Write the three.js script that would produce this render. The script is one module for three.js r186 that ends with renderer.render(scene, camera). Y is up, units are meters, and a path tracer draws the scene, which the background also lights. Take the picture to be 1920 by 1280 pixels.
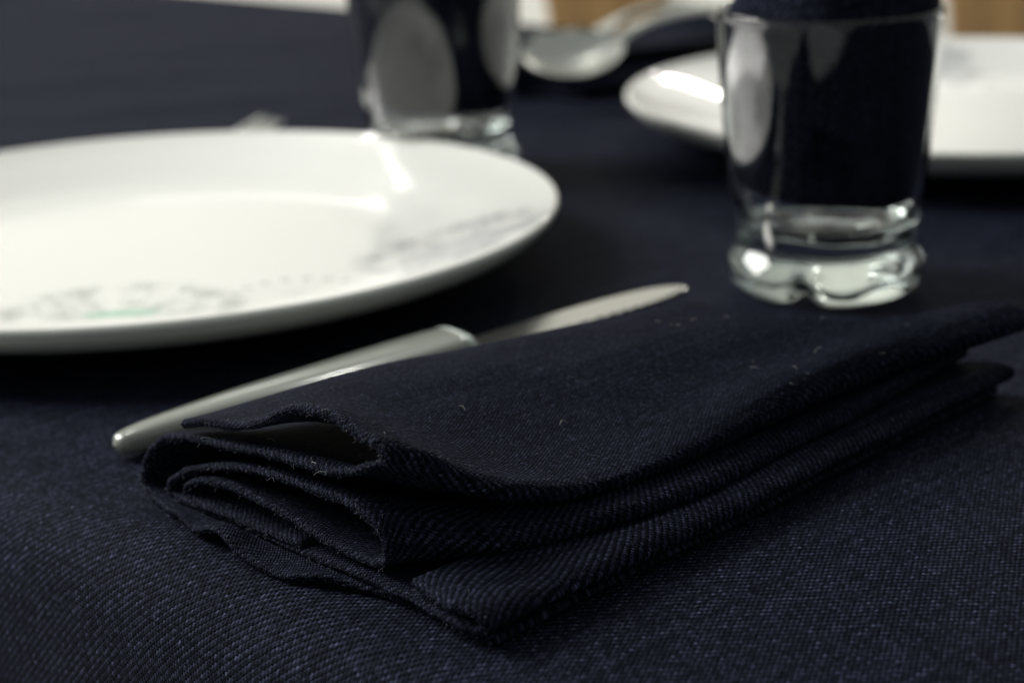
import * as THREE from 'three';
import { mergeGeometries } from 'three/addons/utils/BufferGeometryUtils.js';
import { ImprovedNoise } from 'three/addons/math/ImprovedNoise.js';

// ---------------------------------------------------------------- camera, light, exposure
const D2R = Math.PI / 180;
const scene = new THREE.Scene();
const camera = new THREE.PerspectiveCamera(2 * Math.atan(640 / 3300) / D2R, 1.5, 0.02, 60);
camera.position.set(0, 0.155, 0);
camera.rotation.set(-17.6 * D2R, 0, -2.1 * D2R);
camera.focus = 0.362;
camera.userData.fStop = 10.5;
scene.add(camera);

const renderer = new THREE.WebGLRenderer({ antialias: true });
renderer.toneMapping = THREE.LinearToneMapping;
renderer.toneMappingExposure = 1.15;
renderer.shadowMap.enabled = true;
scene.background = new THREE.Color().setRGB(0.24, 0.252, 0.25);   // the dim rest of the room

function areaLight(name, pos, target, w, h, strength, rgb) {
  const l = new THREE.RectAreaLight(new THREE.Color().setRGB(...rgb), strength, w, h);
  l.name = name; l.position.set(...pos); l.lookAt(...target); scene.add(l);
  return l;
}
areaLight('window_light', [-1.4, 0.99, -1.04], [-0.05, 0, -0.5], 0.95, 0.95, 18.5, [1, 0.985, 0.955]);
areaLight('far_window_light', [-0.55, 1.13, -3.2], [0, 0.1, -0.6], 0.26, 0.18, 2.2, [1, 0.99, 0.97]);
areaLight('wall_light', [-1.3, 0.5, -2.3], [0.2, 0.3, -4.0], 1.2, 0.9, 8, [1, 0.99, 0.95]);
const bulb = new THREE.PointLight(new THREE.Color().setRGB(1, 0.96, 0.9), 0.55, 0, 2);
bulb.name = 'wall_lamp_light'; bulb.position.set(0.72, 0.9, -3.0); bulb.castShadow = true; bulb.shadow.radius = 1.6; scene.add(bulb);
for (const [x, y, z] of [[-0.9, 2.2, -2.5], [0.25, 2.3, -2.3], [-1.5, 2.1, -0.9]]) {
  const b = new THREE.PointLight(new THREE.Color().setRGB(1, 0.98, 0.94), 1.1, 0, 2);
  b.name = 'ceiling_bulb_light'; b.position.set(x, y, z); b.castShadow = true; b.shadow.radius = 0.7; scene.add(b);
}

// ---------------------------------------------------------------- helpers
let seed = 20241;
const rnd = () => { seed = (seed + 0x6d2b79f5) | 0; let t = Math.imul(seed ^ (seed >>> 15), 1 | seed); t = (t + Math.imul(t ^ (t >>> 7), 61 | t)) ^ t; return ((t ^ (t >>> 14)) >>> 0) / 4294967296; };
const perlin = new ImprovedNoise();
const noise = (x, y, z = 0) => perlin.noise(x, y, z);
const clamp = (x, a, b) => Math.min(b, Math.max(a, x));
const smooth = (x, a, b) => { const t = clamp((x - a) / (b - a), 0, 1); return t * t * (3 - 2 * t); };
const lerp = (a, b, t) => a + (b - a) * t;
const S = Math.SQRT1_2;
const names = new Map();
function numbered(name) { const k = names.get(name) ?? 0; names.set(name, k + 1); return k ? `${name}_${String(k).padStart(3, '0')}` : name; }
function tag(o, label, category, group, kind) {
  if (label) o.userData.label = label;
  if (category) o.userData.category = category;
  if (group) o.userData.group = group;
  if (kind) o.userData.kind = kind;
  return o;
}
function mesh(name, geo, mat, parent = scene) {
  const m = new THREE.Mesh(geo, mat);
  m.name = parent === scene ? numbered(name) : name;
  m.castShadow = m.receiveShadow = true;
  parent.add(m);
  return m;
}
function group(name, [x, y, z] = [0, 0, 0], turn = 0) {
  const g = new THREE.Group(); g.name = numbered(name); g.position.set(x, y, z); g.rotation.y = turn; scene.add(g); return g;
}
function gridGeometry(rows, cols, at, uvAt, closed = false) {   // at(i, j) -> [x, y, z]
  const pos = [], uv = [], idx = [];
  for (let i = 0; i < rows; i++) for (let j = 0; j < cols; j++) { pos.push(...at(i, j)); uv.push(...uvAt(i, j)); }
  const n = closed ? cols : cols - 1;
  for (let i = 0; i < rows - 1; i++) for (let j = 0; j < n; j++) {
    const a = i * cols + j, b = i * cols + (j + 1) % cols, c = a + cols, d = b + cols;
    idx.push(a, b, c, b, d, c);
  }
  const g = new THREE.BufferGeometry();
  g.setAttribute('position', new THREE.Float32BufferAttribute(pos, 3));
  g.setAttribute('uv', new THREE.Float32BufferAttribute(uv, 2));
  g.setIndex(idx); g.computeVertexNormals();
  return g;
}
function spline(pts, n) {          // Catmull-Rom through 2D points, n samples
  const c = new THREE.CatmullRomCurve3(pts.map(([x, y]) => new THREE.Vector3(x, y, 0)), false, 'centripetal');
  return c.getPoints(n - 1).map((p) => [p.x, p.y]);
}
function dataTexture(data, w, h, repeat, srgb) {
  const t = new THREE.DataTexture(data, w, h, THREE.RGBAFormat);
  t.wrapS = t.wrapT = THREE.RepeatWrapping; t.magFilter = THREE.LinearFilter; t.minFilter = THREE.LinearMipmapLinearFilter; t.generateMipmaps = true;
  t.repeat.set(repeat, repeat); if (srgb) t.colorSpace = THREE.SRGBColorSpace; t.needsUpdate = true;
  return t;
}

// ---------------------------------------------------------------- cloth: a coarse navy twill
const TILE = 0.15, YARNS = 201, PX = 2048;
const lin2srgb = (c) => 255 * (c <= 0.0031308 ? 12.92 * c : 1.055 * Math.pow(c, 1 / 2.4) - 0.055);
function weave() {
  const bump = new Uint8Array(PX * PX * 4), col = new Uint8Array(PX * PX * 4);
  const warpT = [], weftT = [], knot = new Float32Array(YARNS * YARNS);
  for (let k = 0; k < YARNS; k++) { warpT.push(0.66 + 0.66 * rnd()); weftT.push(0.7 + 0.6 * rnd()); }
  for (let k = 0; k < knot.length; k++) knot[k] = rnd();
  for (let py = 0; py < PX; py++) for (let px = 0; px < PX; px++) {
    const wobx = 0.16 * noise(px * 0.031, py * 0.011, 3.1), woby = 0.16 * noise(px * 0.011, py * 0.031, 7.7);
    const x = ((px / PX) * YARNS + wobx + YARNS) % YARNS, y = ((py / PX) * YARNS + woby + YARNS) % YARNS;
    const i = Math.floor(x), j = Math.floor(y), fx = x - i, fy = y - j;
    const rx = Math.sqrt(Math.max(0, 1 - (2 * fx - 1) ** 2 * 0.96)), ry = Math.sqrt(Math.max(0, 1 - (2 * fy - 1) ** 2 * 0.96));
    const zi = Math.cos((2 * Math.PI * (y + i + 0.5)) / 3), zj = -Math.cos((2 * Math.PI * (x + j + 0.5)) / 3);
    const hw = 0.42 * rx + 0.42 * zi, hf = 0.42 * ry + 0.42 * zj;
    const warp = hw > hf, k = knot[i * YARNS + j];
    // fibre twist on each yarn
    const twist = 0.035 * Math.sin((warp ? fx * 5 + y * 9 : fy * 5 + x * 9) * 2.2) + 0.05 * (rnd() - 0.5);
    const h = clamp(0.42 + 0.46 * Math.max(hw, hf) + twist + 0.1 * (k - 0.5), 0, 1), o = (py * PX + px) * 4;
    bump[o] = bump[o + 1] = bump[o + 2] = 255 * h; bump[o + 3] = 255;
    let v = (warp ? warpT[i] : weftT[j]) * (0.42 + 1.2 * k * k) * (0.9 + 0.2 * rnd());
    if (k > 0.975) v *= 1.3;                                   // slubs of paler yarn
    v *= 1 + 0.18 * noise(px * 0.006, py * 0.006, 1.3);
    const c = warp ? [0.0225, 0.0255, 0.0435] : [0.006, 0.007, 0.012];
    col[o] = lin2srgb(c[0] * v); col[o + 1] = lin2srgb(c[1] * v); col[o + 2] = lin2srgb(c[2] * v); col[o + 3] = 255;
  }
  return [dataTexture(bump, PX, PX, 1 / TILE, false), dataTexture(col, PX, PX, 1 / TILE, true)];
}
const [weaveBump, weaveColor] = weave();
const cloth = new THREE.MeshPhysicalMaterial({ map: weaveColor, bumpMap: weaveBump, bumpScale: 0.0011, roughness: 0.62, specularIntensity: 0.12, ior: 1.25, specularColor: new THREE.Color().setRGB(0.55, 0.68, 1), sheen: 0.22, sheenRoughness: 0.5, sheenColor: new THREE.Color().setRGB(0.014, 0.022, 0.055) });
cloth.name = 'navy_twill';

// ---------------------------------------------------------------- the setting
const floorMat = new THREE.MeshStandardMaterial({ color: new THREE.Color().setRGB(0.6, 0.6, 0.56), roughness: 0.6 });
const wallMat = new THREE.MeshStandardMaterial({ color: new THREE.Color().setRGB(0.72, 0.71, 0.66), roughness: 0.9 });
{
  const g = new THREE.BoxGeometry(8, 0.1, 7); g.translate(0, -0.8, -1.0);
  tag(mesh('floor', g, floorMat), null, null, null, 'structure');
  const w = new THREE.BoxGeometry(8, 3.2, 0.1); w.translate(0, 0.85, -4.0);
  tag(mesh('wall', w, wallMat), null, null, null, 'structure');
}

// ---------------------------------------------------------------- tablecloth over a table that stands at 45 degrees to the view
const NEAR = -0.255, FAR = -1.235;      // z - x along the two long edges
{
  const w = (NEAR - FAR) * S, r = 0.02, drop = 0.2, q = r * Math.PI / 2;
  // arc length a: 0 at the near fold's start on the top, negative down the near side
  const L0 = -(q + drop), L1 = (w - 2 * r) + q + drop;
  const prof = (a) => {
    if (a < 0) { const b = -a; if (b < q) { const t = b / r; return [-r * Math.sin(t) + 0, -r + r * Math.cos(t)]; } return [-r - 0.06 * (b - q), -r - (b - q)]; }
    const top = w - 2 * r;
    if (a <= top) return [a, 0];
    const b = a - top; if (b < q) { const t = b / r; return [top + r * Math.sin(t), -r + r * Math.cos(t)]; }
    return [top + r + 0.06 * (b - q), -r - (b - q)];
  };
  const as = [];
  for (let a = L0; a < -q; a += 0.006) as.push(a);
  for (let k = 0; k <= 16; k++) as.push(-q + (q * k) / 16);
  for (let a = 0.004; a < 0.93 * (w - 2 * r); a += 0.0045) as.push(a);
  for (let k = 0; k <= 10; k++) as.push(lerp(as[as.length - 1], w - 2 * r, 0.1 * k + 1e-4));
  for (let k = 1; k <= 10; k++) as.push(w - 2 * r + (q * k) / 10);
  for (let k = 1; k <= 12; k++) as.push(w - 2 * r + q + (drop * k) / 12);
  const ss = []; for (let s = -1.75; s <= 0.55; s += 0.009) ss.push(s);
  const nearStart = NEAR * S - r;      // n coordinate (toward the camera side) of the start of the near fold
  const at = (i, j) => {
    const a = as[i], s = ss[j], [d, h] = prof(a);
    const n = nearStart - d;
    let y = h, out = 0;
    if (a > 0 && a < w - 2 * r) {
      const x = S * s - S * n, z = S * s + S * n;
      // soft rolls in the cloth beyond the glasses, flat under everything that stands on it
      const calm = Math.exp(-(((x - 0.02) / 0.2) ** 2) - (((z + 0.4) / 0.16) ** 2));
      y += (0.0022 * noise(x * 5 + 3, z * 17 + x * 6, 0.4) - 0.0006) * (1 - calm) * smooth(a, 0, 0.05);
      y += 0.00035 * noise(x * 18, z * 26, 5.4);
      y = Math.min(y, 0.0003);
    } else if (a < -q || a > w - 2 * r + q) {
      const depth = a < 0 ? -q - a : a - (w - 2 * r + q);
      out = 0.02 * smooth(depth, 0, 0.2) * Math.sin(s * 24 + 0.7) + 0.003 * noise(s * 16, depth * 12, 2) * smooth(depth, 0, 0.05);
    } 
    const nn = n + (a < 0 ? out : -out);
    return [S * s - S * nn, y, S * s + S * nn];
  };
  const g = gridGeometry(as.length, ss.length, at, (i, j) => [ss[j], -as[i]]);
  tag(mesh('tablecloth', g, cloth), 'dark navy twill tablecloth under the whole place setting', 'tablecloth');
}

// ---------------------------------------------------------------- folded napkins
function loft(keys, tk, v0, ht, nU, rowsT, shape, wob) {
  // keys: sections (same number of control points) at tk; returns a closed slab with rounded rims
  const nC = keys[0].length;
  const section = (t) => {
    let k = 0; while (k < tk.length - 2 && t > tk[k + 1]) k++;
    const f = clamp((t - tk[k]) / (tk[k + 1] - tk[k]), 0, 1);
    const out = [];
    for (let c = 0; c < nC; c++) {
      const p = [0, 1].map((d) => {
        const y1 = keys[k][c][d], y2 = keys[k + 1][c][d];
        const m1 = k > 0 ? (y2 - keys[k - 1][c][d]) / (tk[k + 1] - tk[k - 1]) : 0;
        const m2 = k < tk.length - 2 ? (keys[k + 2][c][d] - y1) / (tk[k + 2] - tk[k]) : (y2 - y1) / (tk[k + 1] - tk[k]);
        const dt = tk[k + 1] - tk[k], f2 = f * f, f3 = f2 * f;
        return (2 * f3 - 3 * f2 + 1) * y1 + (f3 - 2 * f2 + f) * m1 * dt + (-2 * f3 + 3 * f2) * y2 + (f3 - f2) * m2 * dt;
      });
      out.push(p);
    }
    return out;
  };
  const v0At = (f) => { const x = f * (nC - 1), k = Math.min(nC - 2, Math.floor(x)); return lerp(v0[k], v0[k + 1], x - k); };
  const rows = [];
  for (const [t, thin, dv] of rowsT) {
    const line = spline(section(t), nU);
    // normals in the section plane
    const top = [], bot = [], len = [0];
    for (let i = 0; i < nU; i++) {
      const a = line[Math.max(0, i - 1)], b = line[Math.min(nU - 1, i + 1)];
      const dx = b[0] - a[0], dy = b[1] - a[1], l = Math.hypot(dx, dy) || 1;
      if (i) len.push(len[i - 1] + Math.hypot(line[i][0] - line[i - 1][0], line[i][1] - line[i - 1][1]));
      const n = [-dy / l, dx / l], o = ht * thin, tip = i === 0 ? -1 : i === nU - 1 ? 1 : 0;
      const e = tip * o * 0.0;
      top.push([line[i][0] + n[0] * o + e * dx / l, line[i][1] + n[1] * o, i]);
      bot.push([line[i][0] - n[0] * o + e * dx / l, line[i][1] - n[1] * o, i]);
    }
    const tipA = [line[0][0] - (line[1][0] - line[0][0]) / (Math.hypot(line[1][0] - line[0][0], line[1][1] - line[0][1]) || 1) * ht * thin, line[0][1], 0];
    const e0 = line[nU - 2], e1 = line[nU - 1], el = Math.hypot(e1[0] - e0[0], e1[1] - e0[1]) || 1;
    const tipB = [e1[0] + (e1[0] - e0[0]) / el * ht * thin, e1[1] + (e1[1] - e0[1]) / el * ht * thin, nU - 1];
    rows.push({ thin, ring: [tipA, ...top, tipB, ...bot.reverse()], len, t, dv });
  }
  const cols = rows[0].ring.length;
  return gridGeometry(rows.length, cols, (i, j) => {
    const { ring, t, dv } = rows[i], [u, h, k] = ring[j];
    const f = k / (nU - 1);
    return shape(u, h, t, v0At(f), dv, f);
  }, (i, j) => { const { ring, len, t } = rows[i]; const K = 1.4; return [K * (len[ring[j][2]] * 0.001 + 0.031), K * (-t * 0.168 - v0At(ring[j][2] / (nU - 1)) * 0.001 - (t < 0.5 ? -1 : 1) * (1 - rows[i].thin) * 0.0013)]; }, true);
}
const vEnd = (u) => 125 + 0.8 * 0.5 * ((u - 48) + Math.sqrt((u - 48) ** 2 + 150)) + 2;
function napkinShape(front) {
  return (u, h, t, v0, dv) => {
    v0 += 0.5 * noise(u * 0.55, h * 0.55, 2.2) + 0.3 * noise(u * 1.7, h * 1.7, 6.2);
    const ve = vEnd(u) + 8 * smooth(h, 11, 16) * smooth(u, 82, 108) + 4 * smooth(u, 80, 110), v = lerp(v0, ve, t) + dv;
    const fan = 0.29 * Math.max(0, v) * clamp(1 - u / 105, 0, 1);
    const uu = u + fan + 0.9 * noise(v * 0.03, h * 0.12, u * 0.006 + 4);
    let hh = h + (h > 2.4 ? 0.55 * noise(u * 0.045, v * 0.04, h * 0.3) : 0);
    if (front && v < -1 && h < 2.9) hh += (4.6 * Math.exp(-(((u - 37) / 8) ** 2)) + 1.6 * Math.exp(-(((u - 17) / 5) ** 2))) * smooth(-v, 0.5, 7) + 2.4 * Math.exp(-(((u - 70) / 6) ** 2)) * smooth(-v, 1, 8);
    hh = Math.max(hh, 0.15);
    return [S * uu * 0.001 + S * v * 0.001, hh * 0.001, S * uu * 0.001 - S * v * 0.001];
  };
}
const rowsT = [[0, 0.05, -0.75], [0, 0.55, -0.6], [0, 0.92, -0.25]];
for (let k = 0; k <= 60; k++) { const t = k / 60; rowsT.push([Math.pow(t, 1.35), 1, 0]); }
rowsT.push([1, 0.92, 0.25], [1, 0.55, 0.6], [1, 0.05, 0.75]);
const tKeys = [0, 0.13, 0.29, 0.68, 1];
const wrap = [[15.5, 18.6], [6.5, 16.2], [0.8, 12.5], [-2, 8], [-2.5, 4.5], [0, 2]], wrap2 = [[15.5, 15.9], [7, 14.2], [1.5, 11], [-1, 7.5], [-1.5, 4.5], [1, 2]];
const base = [[8, 1.3], [20, 1.2], [40, 1.2], [60, 1.2], [80, 1.2], [100, 1.2], [112, 1.2]];
const outerKeys = [
  [[15, 22.0], [25, 24.6], [34, 25.8], [41, 27.8], [47.5, 31.0], [54, 34.2], [60, 35.6], [66, 35.9], [71, 35], [76, 34], [80.6, 33.3], [82.8, 32], [82.3, 30.2], [78, 27.7], [73, 25.2], [67, 23.7], [60, 23.2], [52.5, 22.6], [45, 22], [37, 21.2], [27, 20], ...wrap, ...base],
  [[15, 23], [25, 25], [34, 25.6], [42, 26], [50, 26.4], [58, 26], [66, 25], [74, 23.8], [81, 22.7], [86, 21.9], [89.5, 21.2], [91.3, 19.8], [90.6, 18.2], [86, 17.8], [79, 17], [71, 16.8], [63, 17], [54, 17.4], [45, 17.9], [37, 18.2], [27, 18], ...wrap2, ...base],
  [[15, 24.2], [25, 25.4], [34, 25.4], [42, 24.6], [50, 22.8], [58, 20.8], [66, 18.5], [74, 16.6], [82, 15.3], [89, 14.8], [94, 14.7], [97, 14.1], [96.6, 12.9], [90, 12.5], [82, 12.5], [73, 12.9], [64, 13.7], [55, 14.2], [45, 14.8], [37, 15.4], [27, 16], ...wrap2, ...base],
  [[15, 24.4], [25, 25.6], [34, 25.8], [43, 25.6], [52, 25.2], [61, 23.4], [70, 21.6], [79, 20.5], [87, 20.5], [94, 20.8], [99.5, 20], [102, 17.4], [100, 14.4], [94, 13.2], [86, 13], [77, 13.2], [67, 13.7], [57, 14.2], [46, 14.8], [37, 15.4], [27, 15.9], ...wrap2, ...base],
  [[15, 24], [25, 25], [35, 25.2], [45, 25], [55, 24.6], [65, 24.2], [75, 22.7], [85, 22], [95, 22.2], [104, 22.4], [112, 21], [115.5, 18], [113, 15.9], [104, 15.3], [94, 15.1], [83, 15.1], [71, 15.3], [59, 15.6], [47, 15.8], [37, 15.9], [27, 15.9], ...wrap2, ...base]];
const outerV0 = [0, 0, 0, 0, 0, 0, 0, 0, 0, 0, 0, 0, 0, 0, 0, 0, 0, 0, 0, 0, 0, 0, 0, 0, 0, -0.5, -1, -3, -6, -9.5, -8.5, 0, 0, -1];
const innerTail = [[12, 3.4], [30, 3.2], [50, 3.2], [70, 3.2], [90, 3.3], [104, 3.4], [111, 3.7], [113.6, 5], [111, 6.4], [102, 6.3], [90, 5.9], [78, 5.5]];
const inner0 = [[55, 4.6], [40, 4.4], [30, 4.2], [21.5, 4], [15.5, 4.2], [13, 5.4], [14.5, 7.2], [18.4, 9.2], [25.4, 10.6], [33.7, 10.9], [40, 10.5], [48, 9.8], [54.6, 8.6], [62.6, 7.3], [71.3, 6.6], [78.3, 6.9], [82, 9], [81.5, 12], [79.7, 14.6], [75, 17], [69.6, 18], [62.3, 17.8], [55, 17.7], [47.3, 17.9], [38, 17], [27.7, 15], [18.8, 12.2], [11.4, 9], [7.2, 5.8], [7.2, 3.8], ...innerTail];
const inner2 = [[55, 4.6], [44, 4.5], [34, 4.4], [27, 4.4], [22, 4.6], [20, 5.3], [21, 6.4], [24, 6.9], [28, 7], [36, 7], [45, 7], [55, 7], [66, 7], [78, 7.1], [90, 7.3], [101, 7.6], [105.5, 8.7], [104.5, 10], [100, 10.5], [92, 10.7], [84, 10.8], [74, 11], [64, 11.2], [55, 11.4], [45, 11.6], [34, 11.6], [24, 10.8], [15, 8.8], [10, 6], [10, 3.8], ...innerTail];
[[104, 3.5], [110.5, 3.9], [113.2, 5.8], [110.8, 7.7], [104.5, 7.9], [98, 7.5], [91, 6.8]].forEach((p, k) => { inner0[35 + k] = p; });
[[104, 3.4], [111.2, 3.8], [114, 5.2], [111.5, 6.7], [104, 6.3], [96, 5.8], [88, 5.5]].forEach((p, k) => { inner2[35 + k] = p; });
const inner3 = inner2.map((p) => [...p]);
[[104, 3.3], [111.5, 3.6], [115, 5.8], [111.5, 8], [104, 7.9], [96, 7.4], [88, 6.8]].forEach((p, k) => { inner3[35 + k] = p; });
for (let k = 8; k < 27; k++) inner3[k][1] += 2.2;
const inner1 = inner0.map(([u, h], k) => [lerp(inner2[k][0], u, 0.4), lerp(inner2[k][1], h, 0.4)]);
const innerKeys = [inner0, inner1, inner2, inner2, inner3];
const innerV0 = inner0.map((_, k) => (k < 4 ? -1 : k < 30 ? 0 : [-0.5, -0.5, -1, -1, -1.5, -3, -3, -3, -4, -5, -3, -1][k - 30]));

function hairs(list, r) {         // loose fibres standing off the cloth
  const out = [];
  for (const [x, y, z, len, up, turn] of list) {
    const d = new THREE.Vector3(Math.cos(turn), up, Math.sin(turn)).normalize(), p = new THREE.Vector3(x, y, z);
    const pts = [p.clone(), p.clone().addScaledVector(d, len * 0.5).add(new THREE.Vector3((rnd() - 0.5) * len * 0.4, len * 0.12, (rnd() - 0.5) * len * 0.4)), p.clone().addScaledVector(d, len).add(new THREE.Vector3((rnd() - 0.5) * len * 0.5, -len * 0.1, (rnd() - 0.5) * len * 0.5))];
    out.push(new THREE.TubeGeometry(new THREE.CatmullRomCurve3(pts), 6, r, 4, false));
  }
  return mergeGeometries(out);
}
const lintMat = new THREE.MeshStandardMaterial({ color: new THREE.Color().setRGB(0.3, 0.3, 0.29), roughness: 0.8 });
const fuzzMat = new THREE.MeshStandardMaterial({ color: new THREE.Color().setRGB(0.06, 0.064, 0.09), roughness: 0.7 });
const NAP = [-0.084, 0, -0.3783];
const napkin = group('folded_napkin', NAP);
tag(napkin, 'folded navy napkin with open rolled end, in front of the knife', 'napkin', 'folded navy napkins on the table');
{
  const outer = mesh('outer_fold', loft(outerKeys, tKeys, outerV0, 1.0, 210, rowsT, napkinShape(true)), cloth, napkin);
  mesh('inner_fold', loft(innerKeys, tKeys, innerV0, 1.0, 240, rowsT, napkinShape(true)), cloth, napkin);
  const p = outer.geometry.attributes.position, nrm = outer.geometry.attributes.normal, list = [];
  for (let k = 0; k < 2600 && list.length < 34; k++) {
    const i = Math.floor(rnd() * p.count);
    if (nrm.getY(i) < 0.1 || p.getY(i) < 0.008) continue;
    list.push([p.getX(i), p.getY(i), p.getZ(i), 0.0012 + 0.0034 * rnd() * rnd(), 0.1 + 0.5 * rnd(), rnd() * 6.28]);
  }
  tag(mesh('lint', hairs(list, 0.00005), lintMat, napkin), null, null, null, 'stuff');
  const fuzz = [];
  for (const m of napkin.children.slice(0, 2)) {
    const q = m.geometry.attributes.position, cols = q.count / rowsT.length;
    for (let k = 0; k < 420; k++) {
      const i = Math.floor(rnd() * cols) + cols * Math.floor(rnd() * 4);
      fuzz.push([q.getX(i), q.getY(i), q.getZ(i), 0.0003 + 0.0005 * rnd() + 0.0008 * Math.pow(rnd(), 6), rnd() * 2 - 0.7, 2.36 + (rnd() - 0.5) * 2.4]);
    }
    for (let k = 0; k < 900; k++) { const i = Math.floor(rnd() * q.count); if (q.getY(i) > 0.004) fuzz.push([q.getX(i), q.getY(i), q.getZ(i), 0.0004 + 0.0007 * rnd(), 0.4 + rnd(), rnd() * 6.28]); }
  }
  tag(mesh('fuzz', hairs(fuzz, 0.000035), fuzzMat, napkin), null, null, null, 'stuff');
}

// ---------------------------------------------------------------- plates
const PR = 0.14;
function plateProfile() {
  const inner = spline([[0.0001, 0.0042], [0.04, 0.0042], [0.07, 0.0042], [0.082, 0.00425], [0.0875, 0.0047], [0.093, 0.0056], [0.104, 0.0079], [0.118, 0.0122], [0.132, 0.0170], [0.1378, 0.0195]], 110);
  const lip = []; for (let k = 1; k < 10; k++) { const a = (115 - (k * 215) / 9.5) * D2R; lip.push([0.1386 + 0.0015 * Math.cos(a), 0.0184 + 0.0015 * Math.sin(a)]); }
  const under = spline([[0.1389, 0.0165], [0.1365, 0.0138], [0.131, 0.0104], [0.121, 0.007], [0.107, 0.0038], [0.095, 0.0021], [0.088, 0.0013], [0.085, 0.0002], [0.0815, 0.0001], [0.0795, 0.0015], [0.06, 0.002], [0.0001, 0.002]], 50);
  return [...inner, ...lip, ...under].map(([x, y]) => new THREE.Vector2(x, y));
}
function platePrint() {            // grey dandelion clocks and a green leaf printed round the rim
  const N = 2048, c = document.createElement('canvas'); c.width = c.height = N;
  const g = c.getContext('2d');
  g.fillStyle = '#cbccc6'; g.fillRect(0, 0, N, N);
  const px = (x) => (x / (2 * PR) + 0.5) * N, sc = N / (2 * PR);
  const TAU = Math.PI * 2, pen = (tone, a, w) => { g.strokeStyle = `rgba(${tone},${a})`; g.lineWidth = sc * w; };
  const line = (x0, z0, x1, z1) => { g.beginPath(); g.moveTo(px(x0), px(z0)); g.lineTo(px(x1), px(z1)); g.stroke(); };
  function clock(x, z, r, dir, spread, n, tone) {       // a seed head: fine stalks that end in small feathery tufts
    for (let k = 0; k < n; k++) {
      const a = dir + (rnd() - 0.5) * spread, l = r * (k % 3 ? 0.86 + 0.2 * rnd() : 0.35 + 0.5 * rnd()), ex = x + Math.cos(a) * l, ez = z + Math.sin(a) * l;
      pen(tone, 0.07 + 0.08 * rnd(), 0.0004); line(x + Math.cos(a) * l * 0.2, z + Math.sin(a) * l * 0.2, ex, ez);
      pen(tone, 0.12 + 0.19 * rnd(), 0.0006);
      for (let m = 0; m < 5; m++) { const b = a + (m - 2) * 0.34, q = 0.004 + 0.007 * rnd(); line(ex, ez, ex + Math.cos(b) * q, ez + Math.sin(b) * q); }
    }
  }
  const soft = g.createRadialGradient(px(0.108), px(0.03), 0, px(0.108), px(0.03), sc * 0.024);
  soft.addColorStop(0, 'rgba(120,122,132,.3)'); soft.addColorStop(0.65, 'rgba(126,128,136,.2)'); soft.addColorStop(1, 'rgba(130,130,138,0)');
  g.fillStyle = soft; g.beginPath(); g.arc(px(0.108), px(0.03), sc * 0.024, 0, TAU); g.fill();
  clock(0.104, 0.024, 0.026, 0, TAU, 110, '84,86,94');
  clock(0.002, 0.08, 0.034, -Math.PI / 2, 3.2, 95, '92,98,94');
  for (let k = 0; k < 8; k++) { const a = -2.9 + k * 0.34, x = 0.056 + Math.cos(a) * 0.021, z = 0.061 + Math.sin(a) * 0.02; g.fillStyle = 'rgba(90,92,96,.36)'; g.beginPath(); g.ellipse(px(x), px(z), sc * 0.0022, sc * 0.0017, a, 0, TAU); g.fill(); pen('110,110,112', 0.25, 0.0005); line(0.056, 0.061, x, z); }
  g.fillStyle = 'rgba(90,156,126,.6)'; g.beginPath(); g.ellipse(px(0.003), px(0.0735), sc * 0.0125, sc * 0.0034, -0.08, 0, TAU); g.fill();
  const t = new THREE.CanvasTexture(c); t.colorSpace = THREE.SRGBColorSpace; t.flipY = false; return t;
}
const ceramic = new THREE.MeshPhysicalMaterial({ map: platePrint(), roughness: 0.35, clearcoat: 0.6, clearcoatRoughness: 0.04, ior: 1.5 });
const plateGeo = new THREE.LatheGeometry(plateProfile(), 160);
{
  const p = plateGeo.attributes.position, uv = plateGeo.attributes.uv;
  for (let i = 0; i < p.count; i++) uv.setXY(i, p.getX(i) / (2 * PR) + 0.5, p.getZ(i) / (2 * PR) + 0.5);
}
const plate = tag(mesh('dinner_plate', plateGeo, ceramic), 'white coupe plate with grey dandelion print, beside the knife', 'plate', 'white plates on the table');
plate.position.set(-0.1222, 0.0004, -0.5906);
const plateB = plate.clone(); plateB.name = numbered('dinner_plate'); plateB.position.set(0.202, 0.0004, -0.772); plateB.scale.setScalar(1.055); plateB.rotation.y = 1.75; scene.add(plateB);
tag(plateB, 'white plate at the far side, partly hidden behind the front glass', 'plate');

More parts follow.
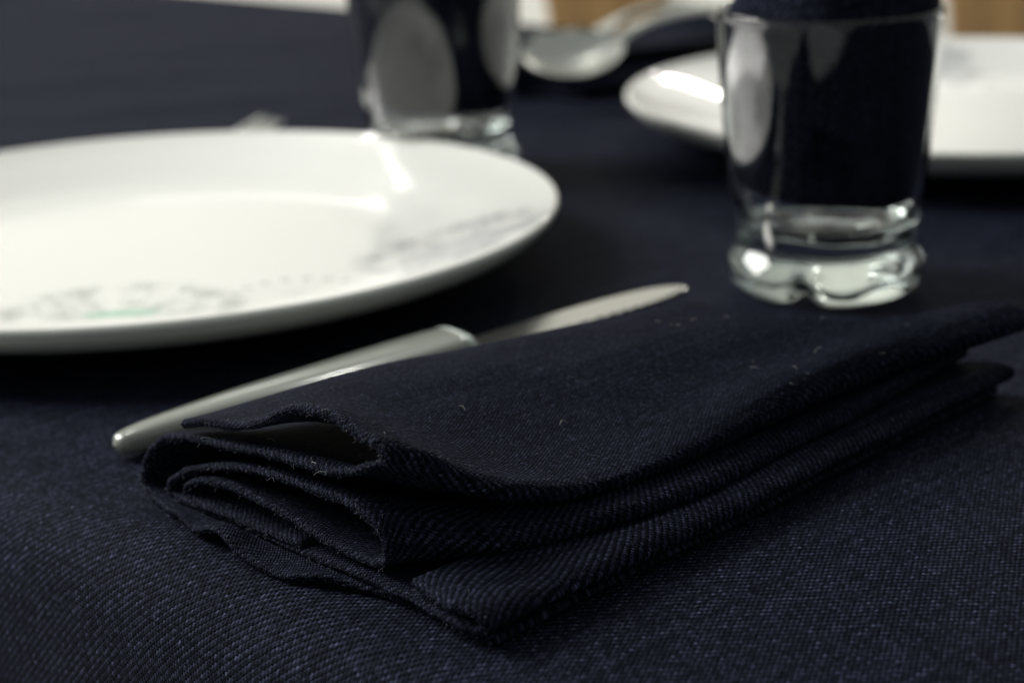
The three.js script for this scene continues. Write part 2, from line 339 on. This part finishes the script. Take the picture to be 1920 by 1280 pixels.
// ---------------------------------------------------------------- drinking glasses
const glassMat = new THREE.MeshPhysicalMaterial({ color: 0xffffff, transmission: 1, thickness: 0.01, ior: 1.5, roughness: 0, attenuationColor: new THREE.Color().setRGB(0.86, 0.95, 0.91), attenuationDistance: 0.06 });
function glassGeometry() {
  const outer = spline([[0.0006, 0.0012], [0.018, 0.0008], [0.0245, 0.0003], [0.0272, 0.0012], [0.0293, 0.0045], [0.0299, 0.0078], [0.0292, 0.0112], [0.0277, 0.0142], [0.0269, 0.0168], [0.0273, 0.021], [0.0284, 0.028], [0.0301, 0.04], [0.0316, 0.056], [0.0327, 0.072], [0.0334, 0.0885]], 90);
  const rim = [[0.03335, 0.0896], [0.0329, 0.0901], [0.0324, 0.0896]];
  const inner = spline([[0.0323, 0.0885], [0.0315, 0.072], [0.0303, 0.056], [0.0287, 0.04], [0.0268, 0.029], [0.0246, 0.0235], [0.02, 0.0198], [0.012, 0.0188], [0.0004, 0.0184]], 70);
  const prof = [...outer, ...rim, ...inner], seg = 180;
  const notches = [24, 144, 264].map((d) => (90 + d) * D2R);   // scallops between the three lobes of the foot
  return gridGeometry(prof.length, seg, (i, j) => {
    let [r, y] = prof[i]; const a = (-j / seg) * Math.PI * 2;
    if (i < 90 && y < 0.0175) {
      let n = 0; for (const q of notches) { const d = Math.atan2(Math.sin(a - q), Math.cos(a - q)); n = Math.max(n, Math.exp(-((d / 0.15) ** 2))); }
      const low = 1 - smooth(y, 0.004, 0.0165), edge = smooth(r, 0.008, 0.026);
      r -= 0.0026 * n * low * edge; y += 0.003 * n * low * edge * (1 - smooth(y, 0, 0.014) * 0.7);
    }
    const wave = (1 - smooth(y, 0.016, 0.034)) * smooth(r, 0.002, 0.01);
    r += wave * 0.0005 * noise(Math.cos(a) * 2.6 + 5, Math.sin(a) * 2.6, y * 160 + (i < 90 ? 0 : 9));
    if (i >= 90) y += wave * 0.0011 * noise(r * Math.cos(a) * 90, r * Math.sin(a) * 90, 3.3);
    return [1.02 * r * Math.cos(a), 0.97 * y, 1.02 * r * Math.sin(a)];
  }, () => [0, 0], true);
}
const glassGeo = glassGeometry();
const glass = tag(mesh('drinking_glass', glassGeo, glassMat), 'clear tumbler with scalloped foot standing behind the folded napkin', 'glass', 'tumblers holding rolled napkins');
glass.position.set(0.0995, 0.0004, -0.535);
const glassB = glass.clone(); glassB.name = numbered('drinking_glass'); glassB.position.set(-0.0268, 0.0004, -0.724); glassB.scale.set(1.05, 0.94, 1.05); glassB.rotation.y = 1.1; scene.add(glassB);
tag(glassB, 'blurred clear tumbler at the back edge of the printed plate', 'glass');

// dark napkins rolled inside the glasses
function rolledNapkin(h0, h1, open) {     // a rolled sheet standing in the glass, open on one side, flaring above the rim
  const nA = 150, nH = 60;
  const at = (i, j) => {
    const f = i / (nH - 1), q = j / (nA - 1), a = open + q * Math.PI * 2.12;
    let y = lerp(h0, h1, f) + (1 - f) * (0.003 * Math.sin(q * 11 + 0.6) + 0.0028 * noise(q * 7, 1.2, 3.4));
    const IY = [0.026, 0.0285, 0.0388, 0.0543, 0.0698, 0.0858, 0.2], IR = [0.0262, 0.0273, 0.0293, 0.0309, 0.0321, 0.033, 0.042];
    let q0 = 0; while (q0 < 5 && y > IY[q0 + 1]) q0++;
    const wall = lerp(IR[q0], IR[q0 + 1], clamp((y - IY[q0]) / (IY[q0 + 1] - IY[q0]), 0, 1)) + 0.0002;
    const over = smooth(y, 0.082, 0.11);
    let r = wall - 0.0006 - 0.0014 * Math.abs(q - 0.5) * 2 * (q > 0.5 ? 1 : 0.3) + over * (0.005 * Math.sin(q * 17 + 4) + 0.002 * Math.sin(q * 41)) - over * 0.007 + (1 - over) * 0.0004 * noise(q * 9, f * 3, 4);
    if (y > 0.088) y += 0.004 * Math.sin(q * 13 + 1) * over;
    return [r * Math.cos(a), y, r * Math.sin(a) + 0.004 * over];
  };
  const outer = gridGeometry(nH, nA, at, (i, j) => [j * 0.00135, i * 0.0015]);
  const inner = gridGeometry(nH, nA, (i, j) => { const p = at(i, j), k = 1 - 0.0006 / Math.hypot(p[0], p[2]); return [p[0] * k, p[1], p[2] * k]; }, (i, j) => [j * 0.00135, i * 0.0015]);
  return mergeGeometries([outer, inner]);
}
function stuffNapkin(g, label, turn) {
  const m = mesh('rolled_napkin', rolledNapkin(0.0325, 0.122, 0), cloth);
  m.position.copy(g.position); m.scale.copy(g.scale); m.rotation.y = turn;
  return tag(m, label, 'napkin', 'dark navy napkins rolled in glasses');
}
stuffNapkin(glass, 'dark navy napkin rolled upright inside the front tumbler', Math.PI / 2);
stuffNapkin(glassB, 'dark navy napkin rolled upright inside the back tumbler', Math.PI / 2 + 0.4);

// ---------------------------------------------------------------- knives, fork, spoon
const steel = new THREE.MeshPhysicalMaterial({ color: new THREE.Color().setRGB(0.52, 0.52, 0.49), metalness: 1, roughness: 0.17 });
const satin = new THREE.MeshPhysicalMaterial({ color: new THREE.Color().setRGB(0.6, 0.61, 0.56), metalness: 1, roughness: 0.36 });
const mint = new THREE.MeshPhysicalMaterial({ color: new THREE.Color().setRGB(0.36, 0.43, 0.39), roughness: 0.25, clearcoat: 0.8, clearcoatRoughness: 0.1 });
function streaks() {             // fine pearly grain running along the handle
  const W = 64, H = 256, d = new Uint8Array(W * H * 4);
  for (let y = 0; y < H; y++) for (let x = 0; x < W; x++) {
    const a = (y / H) * Math.PI * 2, cx = Math.cos(a), cz = Math.sin(a), v = 0.8 + 0.26 * noise(cx * 9, cz * 9, x * 0.05) + 0.2 * noise(cx * 3, cz * 3, x * 0.03 + 7), o = (y * W + x) * 4;
    d[o] = d[o + 1] = d[o + 2] = 255 * clamp(v, 0, 1); d[o + 3] = 255;
  }
  return dataTexture(d, W, H, 1, false);
}
const pearl = new THREE.MeshPhysicalMaterial({ map: streaks(), color: new THREE.Color().setRGB(0.225, 0.243, 0.21), roughness: 0.3, clearcoat: 0.8, clearcoatRoughness: 0.1 });
function ovalBar(stations, seg = 28) {       // [x, centre y, centre z, half width, half thickness]
  const pts = stations, N = 70, cv = [0, 1, 2, 3, 4].map((d) => new THREE.CatmullRomCurve3(pts.map((p) => new THREE.Vector3(p[0], p[d], 0)), false, 'centripetal').getPoints(N));
  return gridGeometry(N + 1, seg, (i, j) => {
    const a = (j / seg) * Math.PI * 2, x = cv[0][i].x, c = Math.cos(a), s = Math.sin(a);
    const e = (v) => Math.sign(v) * Math.pow(Math.abs(v), 0.8);
    return [x, cv[1][i].y + e(s) * cv[4][i].y, cv[2][i].y + e(c) * cv[3][i].y];
  }, (i, j) => [i / N, j / seg], true);
}
function bladeGeometry() {
  const top = [[0, -0.0034], [0.02, -0.0046], [0.045, -0.0062], [0.063, -0.0068], [0.078, -0.006], [0.086, -0.0042], [0.0905, -0.0016]];
  const s = new THREE.Shape(), up = spline(top, 40); s.moveTo(up[0][0], -up[0][1]);
  for (const [x, z] of up) s.lineTo(x, -z);
  s.quadraticCurveTo(0.0925, -0.0012, 0.0895, -0.003);
  const edge = spline([[0.0895, 0.0026], [0.082, 0.005], [0.07, 0.0068], [0.05, 0.0078], [0.022, 0.0076]], 34);
  edge.forEach(([x, z], k) => s.lineTo(x, -(z - (k % 2 ? 0.0012 : 0))));
  s.lineTo(0.018, -0.0056); s.lineTo(0, -0.005);
  const g = new THREE.ExtrudeGeometry(s, { depth: 0.0009, bevelEnabled: true, bevelThickness: 0.0003, bevelSize: 0.0005, bevelSegments: 2, curveSegments: 10 });
  g.rotateX(-Math.PI / 2);
  return g;
}
const knife = group('table_knife', [-0.0985, 0, -0.404], Math.atan2(0.122, 0.155) - 0.005);
tag(knife, 'table knife with pearly grey handle and serrated steel blade beside the front napkin', 'knife');
mesh('handle', ovalBar([[0, 0.0036, 0, 0.0004, 0.0004], [0.0012, 0.0038, 0, 0.0026, 0.0022], [0.005, 0.004, 0, 0.0042, 0.003], [0.03, 0.0047, 0, 0.0068, 0.0041], [0.06, 0.0051, 0, 0.0085, 0.0046], [0.09, 0.0054, 0, 0.0101, 0.005], [0.102, 0.0055, 0, 0.0099, 0.0051], [0.104, 0.0055, 0, 0.0097, 0.005], [0.1041, 0.0055, 0, 0.0003, 0.0003]]), pearl, knife);
mesh('end_cap', ovalBar([[0.1037, 0.0055, 0, 0.0003, 0.0003], [0.1038, 0.0055, 0, 0.01, 0.0052], [0.106, 0.0054, 0, 0.0095, 0.0048], [0.1078, 0.0052, 0, 0.007, 0.0036], [0.1083, 0.005, 0, 0.0045, 0.002], [0.1084, 0.005, 0, 0.0003, 0.0003]]), mint, knife);
{ const b = mesh('blade', bladeGeometry(), steel, knife); b.position.set(0.1045, 0.0042, 0); b.scale.x = 0.96; b.rotation.x = -0.03; }

function forkParts(at, turn) {
  const f = group('table_fork', at, turn);
  mesh('handle', ovalBar([[0.05, 0.006, 0, 0.009, 0.001], [0.06, 0.004, 0, 0.0075, 0.0011], [0.075, 0.0085, 0, 0.003, 0.0016], [0.1, 0.0105, 0, 0.003, 0.0018], [0.15, 0.006, 0, 0.006, 0.0015], [0.19, 0.0022, 0, 0.0085, 0.0011], [0.198, 0.002, 0, 0.0005, 0.0004]]), satin, f);
  for (let k = 0; k < 4; k++) {
    const z = (k - 1.5) * 0.0062;
    mesh('tine', ovalBar([[0, 0.0135, z, 0.0004, 0.0004], [0.004, 0.0115, z, 0.0012, 0.0008], [0.02, 0.0062, z, 0.0015, 0.001], [0.04, 0.0044, z * 0.98, 0.0017, 0.001], [0.054, 0.0046, z * 0.95, 0.0016, 0.0009]], 12), satin, f);
  }
  return f;
}
tag(forkParts([-0.1085, -0.004, -0.818], Math.PI - Math.atan2(-0.12, 0.15)), 'silver fork behind the printed plate, only its tines showing', 'fork');

// the far setting: the same things turned half round
const half = (x, z) => { const s = (x + z) * S, n = (z - x) * S, s2 = -1.245 * S - s, n2 = -1.455 * S - n; return [(s2 - n2) * S, (s2 + n2) * S]; };
const napkinB = napkin.clone(); napkinB.name = numbered('folded_napkin'); { const [x, z] = half(NAP[0], NAP[2]); napkinB.position.set(x - 0.033, 0, z + 0.018); napkinB.scale.y = 0.8; } napkinB.rotation.y = Math.PI; scene.add(napkinB);
tag(napkinB, 'blurred folded navy napkin under the spoon at the far side', 'napkin');

function spoon() {
  const s = group('table_spoon', [0.045, 0.0, -0.985], 0);
  tag(s, 'silver spoon lying on the far folded napkin', 'spoon');
  const nA = 40, nR = 14;
  const bowlAt = (i, j, dy) => { const a = (j / nA) * Math.PI * 2, r = i / (nR - 1), w = 0.021 * (1 - 0.16 * Math.cos(a)); return [0.033 * r * Math.cos(a), -0.0072 * (1 - r * r) + dy, w * r * Math.sin(a)]; };
  const up = gridGeometry(nR, nA, (i, j) => bowlAt(i, j, 0.0006), () => [0, 0], true), dn = gridGeometry(nR, nA, (i, j) => bowlAt(i, j, -0.0006), () => [0, 0], true), rim = gridGeometry(2, nA, (i, j) => bowlAt(nR - 1, j, i ? 0.0006 : -0.0006), () => [0, 0], true);
  mesh('bowl', mergeGeometries([up, dn, rim]), satin, s);
  mesh('handle', ovalBar([[0.0315, 0, 0, 0.004, 0.001], [0.045, 0.004, 0, 0.0032, 0.0018], [0.07, 0.006, 0, 0.0034, 0.0018], [0.11, 0.003, 0, 0.0065, 0.0016], [0.145, -0.002, 0, 0.0095, 0.0012], [0.153, -0.003, 0, 0.0004, 0.0004]]), satin, s);
  return s;
}
{ const s = spoon(); s.rotation.order = 'YZX'; s.scale.setScalar(0.9); s.position.set(0.036, 0.028, -0.864); s.rotation.set(0.4, 0.7, 0.1); }

{ const f = forkParts([0.004, 0.022, -0.9], 0.62); f.rotation.z = 0.05; tag(f, 'silver fork overlapping the spoon on the far folded napkin', 'fork'); }

// ---------------------------------------------------------------- wooden chairs beyond the table
function grain() {
  const W = 256, d = new Uint8Array(W * W * 4);
  for (let y = 0; y < W; y++) for (let x = 0; x < W; x++) {
    const n = 0.5 + 0.5 * Math.sin(x * 0.35 + 5 * noise(x * 0.02, y * 0.008, 2)), f = noise(x * 0.5, y * 0.03, 8), v = 0.85 + 0.14 * n + 0.12 * f, o = (y * W + x) * 4;
    d[o] = 158 * v; d[o + 1] = 124 * v; d[o + 2] = 78 * v; d[o + 3] = 255;
  }
  return dataTexture(d, W, W, 1, true);
}
const wood = new THREE.MeshStandardMaterial({ map: grain(), roughness: 0.55 });
function chair(x, z, turn, label) {
  const c = group('wooden_chair', [x, -0.75, z], turn);
  tag(c, label, 'chair', 'wooden chairs behind the table');
  const box = (name, w, h, d, px, py, pz) => { const s = new THREE.Shape(); s.moveTo(-w / 2, -h / 2); s.lineTo(w / 2, -h / 2); s.lineTo(w / 2, h / 2); s.lineTo(-w / 2, h / 2); const g = new THREE.ExtrudeGeometry(s, { depth: d - 0.006, bevelEnabled: true, bevelSize: 0.003, bevelThickness: 0.003, bevelSegments: 2 }); g.translate(px, py, pz - d / 2 + 0.003); return mesh(name, g, wood, c); };
  box('seat', 0.42, 0.03, 0.4, 0, 0.45, 0);
  for (const sx of [-1, 1]) { box('leg', 0.035, 0.43, 0.035, sx * 0.185, 0.217, -0.17); box('back_post', 0.032, 0.93, 0.03, sx * 0.19, 0.465, 0.19); }
  box('top_rail', 0.35, 0.07, 0.024, 0, 0.885, 0.19);
  const s = new THREE.Shape(); s.moveTo(-0.055, 0.47); s.lineTo(0.055, 0.47); s.bezierCurveTo(0.055, 0.6, 0.055, 0.68, 0.075, 0.849); s.lineTo(-0.095, 0.849); s.bezierCurveTo(-0.08, 0.75, -0.055, 0.66, -0.055, 0.47);
  const g = new THREE.ExtrudeGeometry(s, { depth: 0.014, bevelEnabled: true, bevelSize: 0.003, bevelThickness: 0.003 }); g.translate(0, 0, 0.183); mesh('back_splat', g, wood, c);
  return c;
}
chair(0.12, -2.1, 0, 'pale wooden chair beyond the far corner of the tablecloth');
chair(0.57, -2.05, -0.15, 'pale wooden chair beyond the far plate, its back splat showing');

renderer.render(scene, camera);
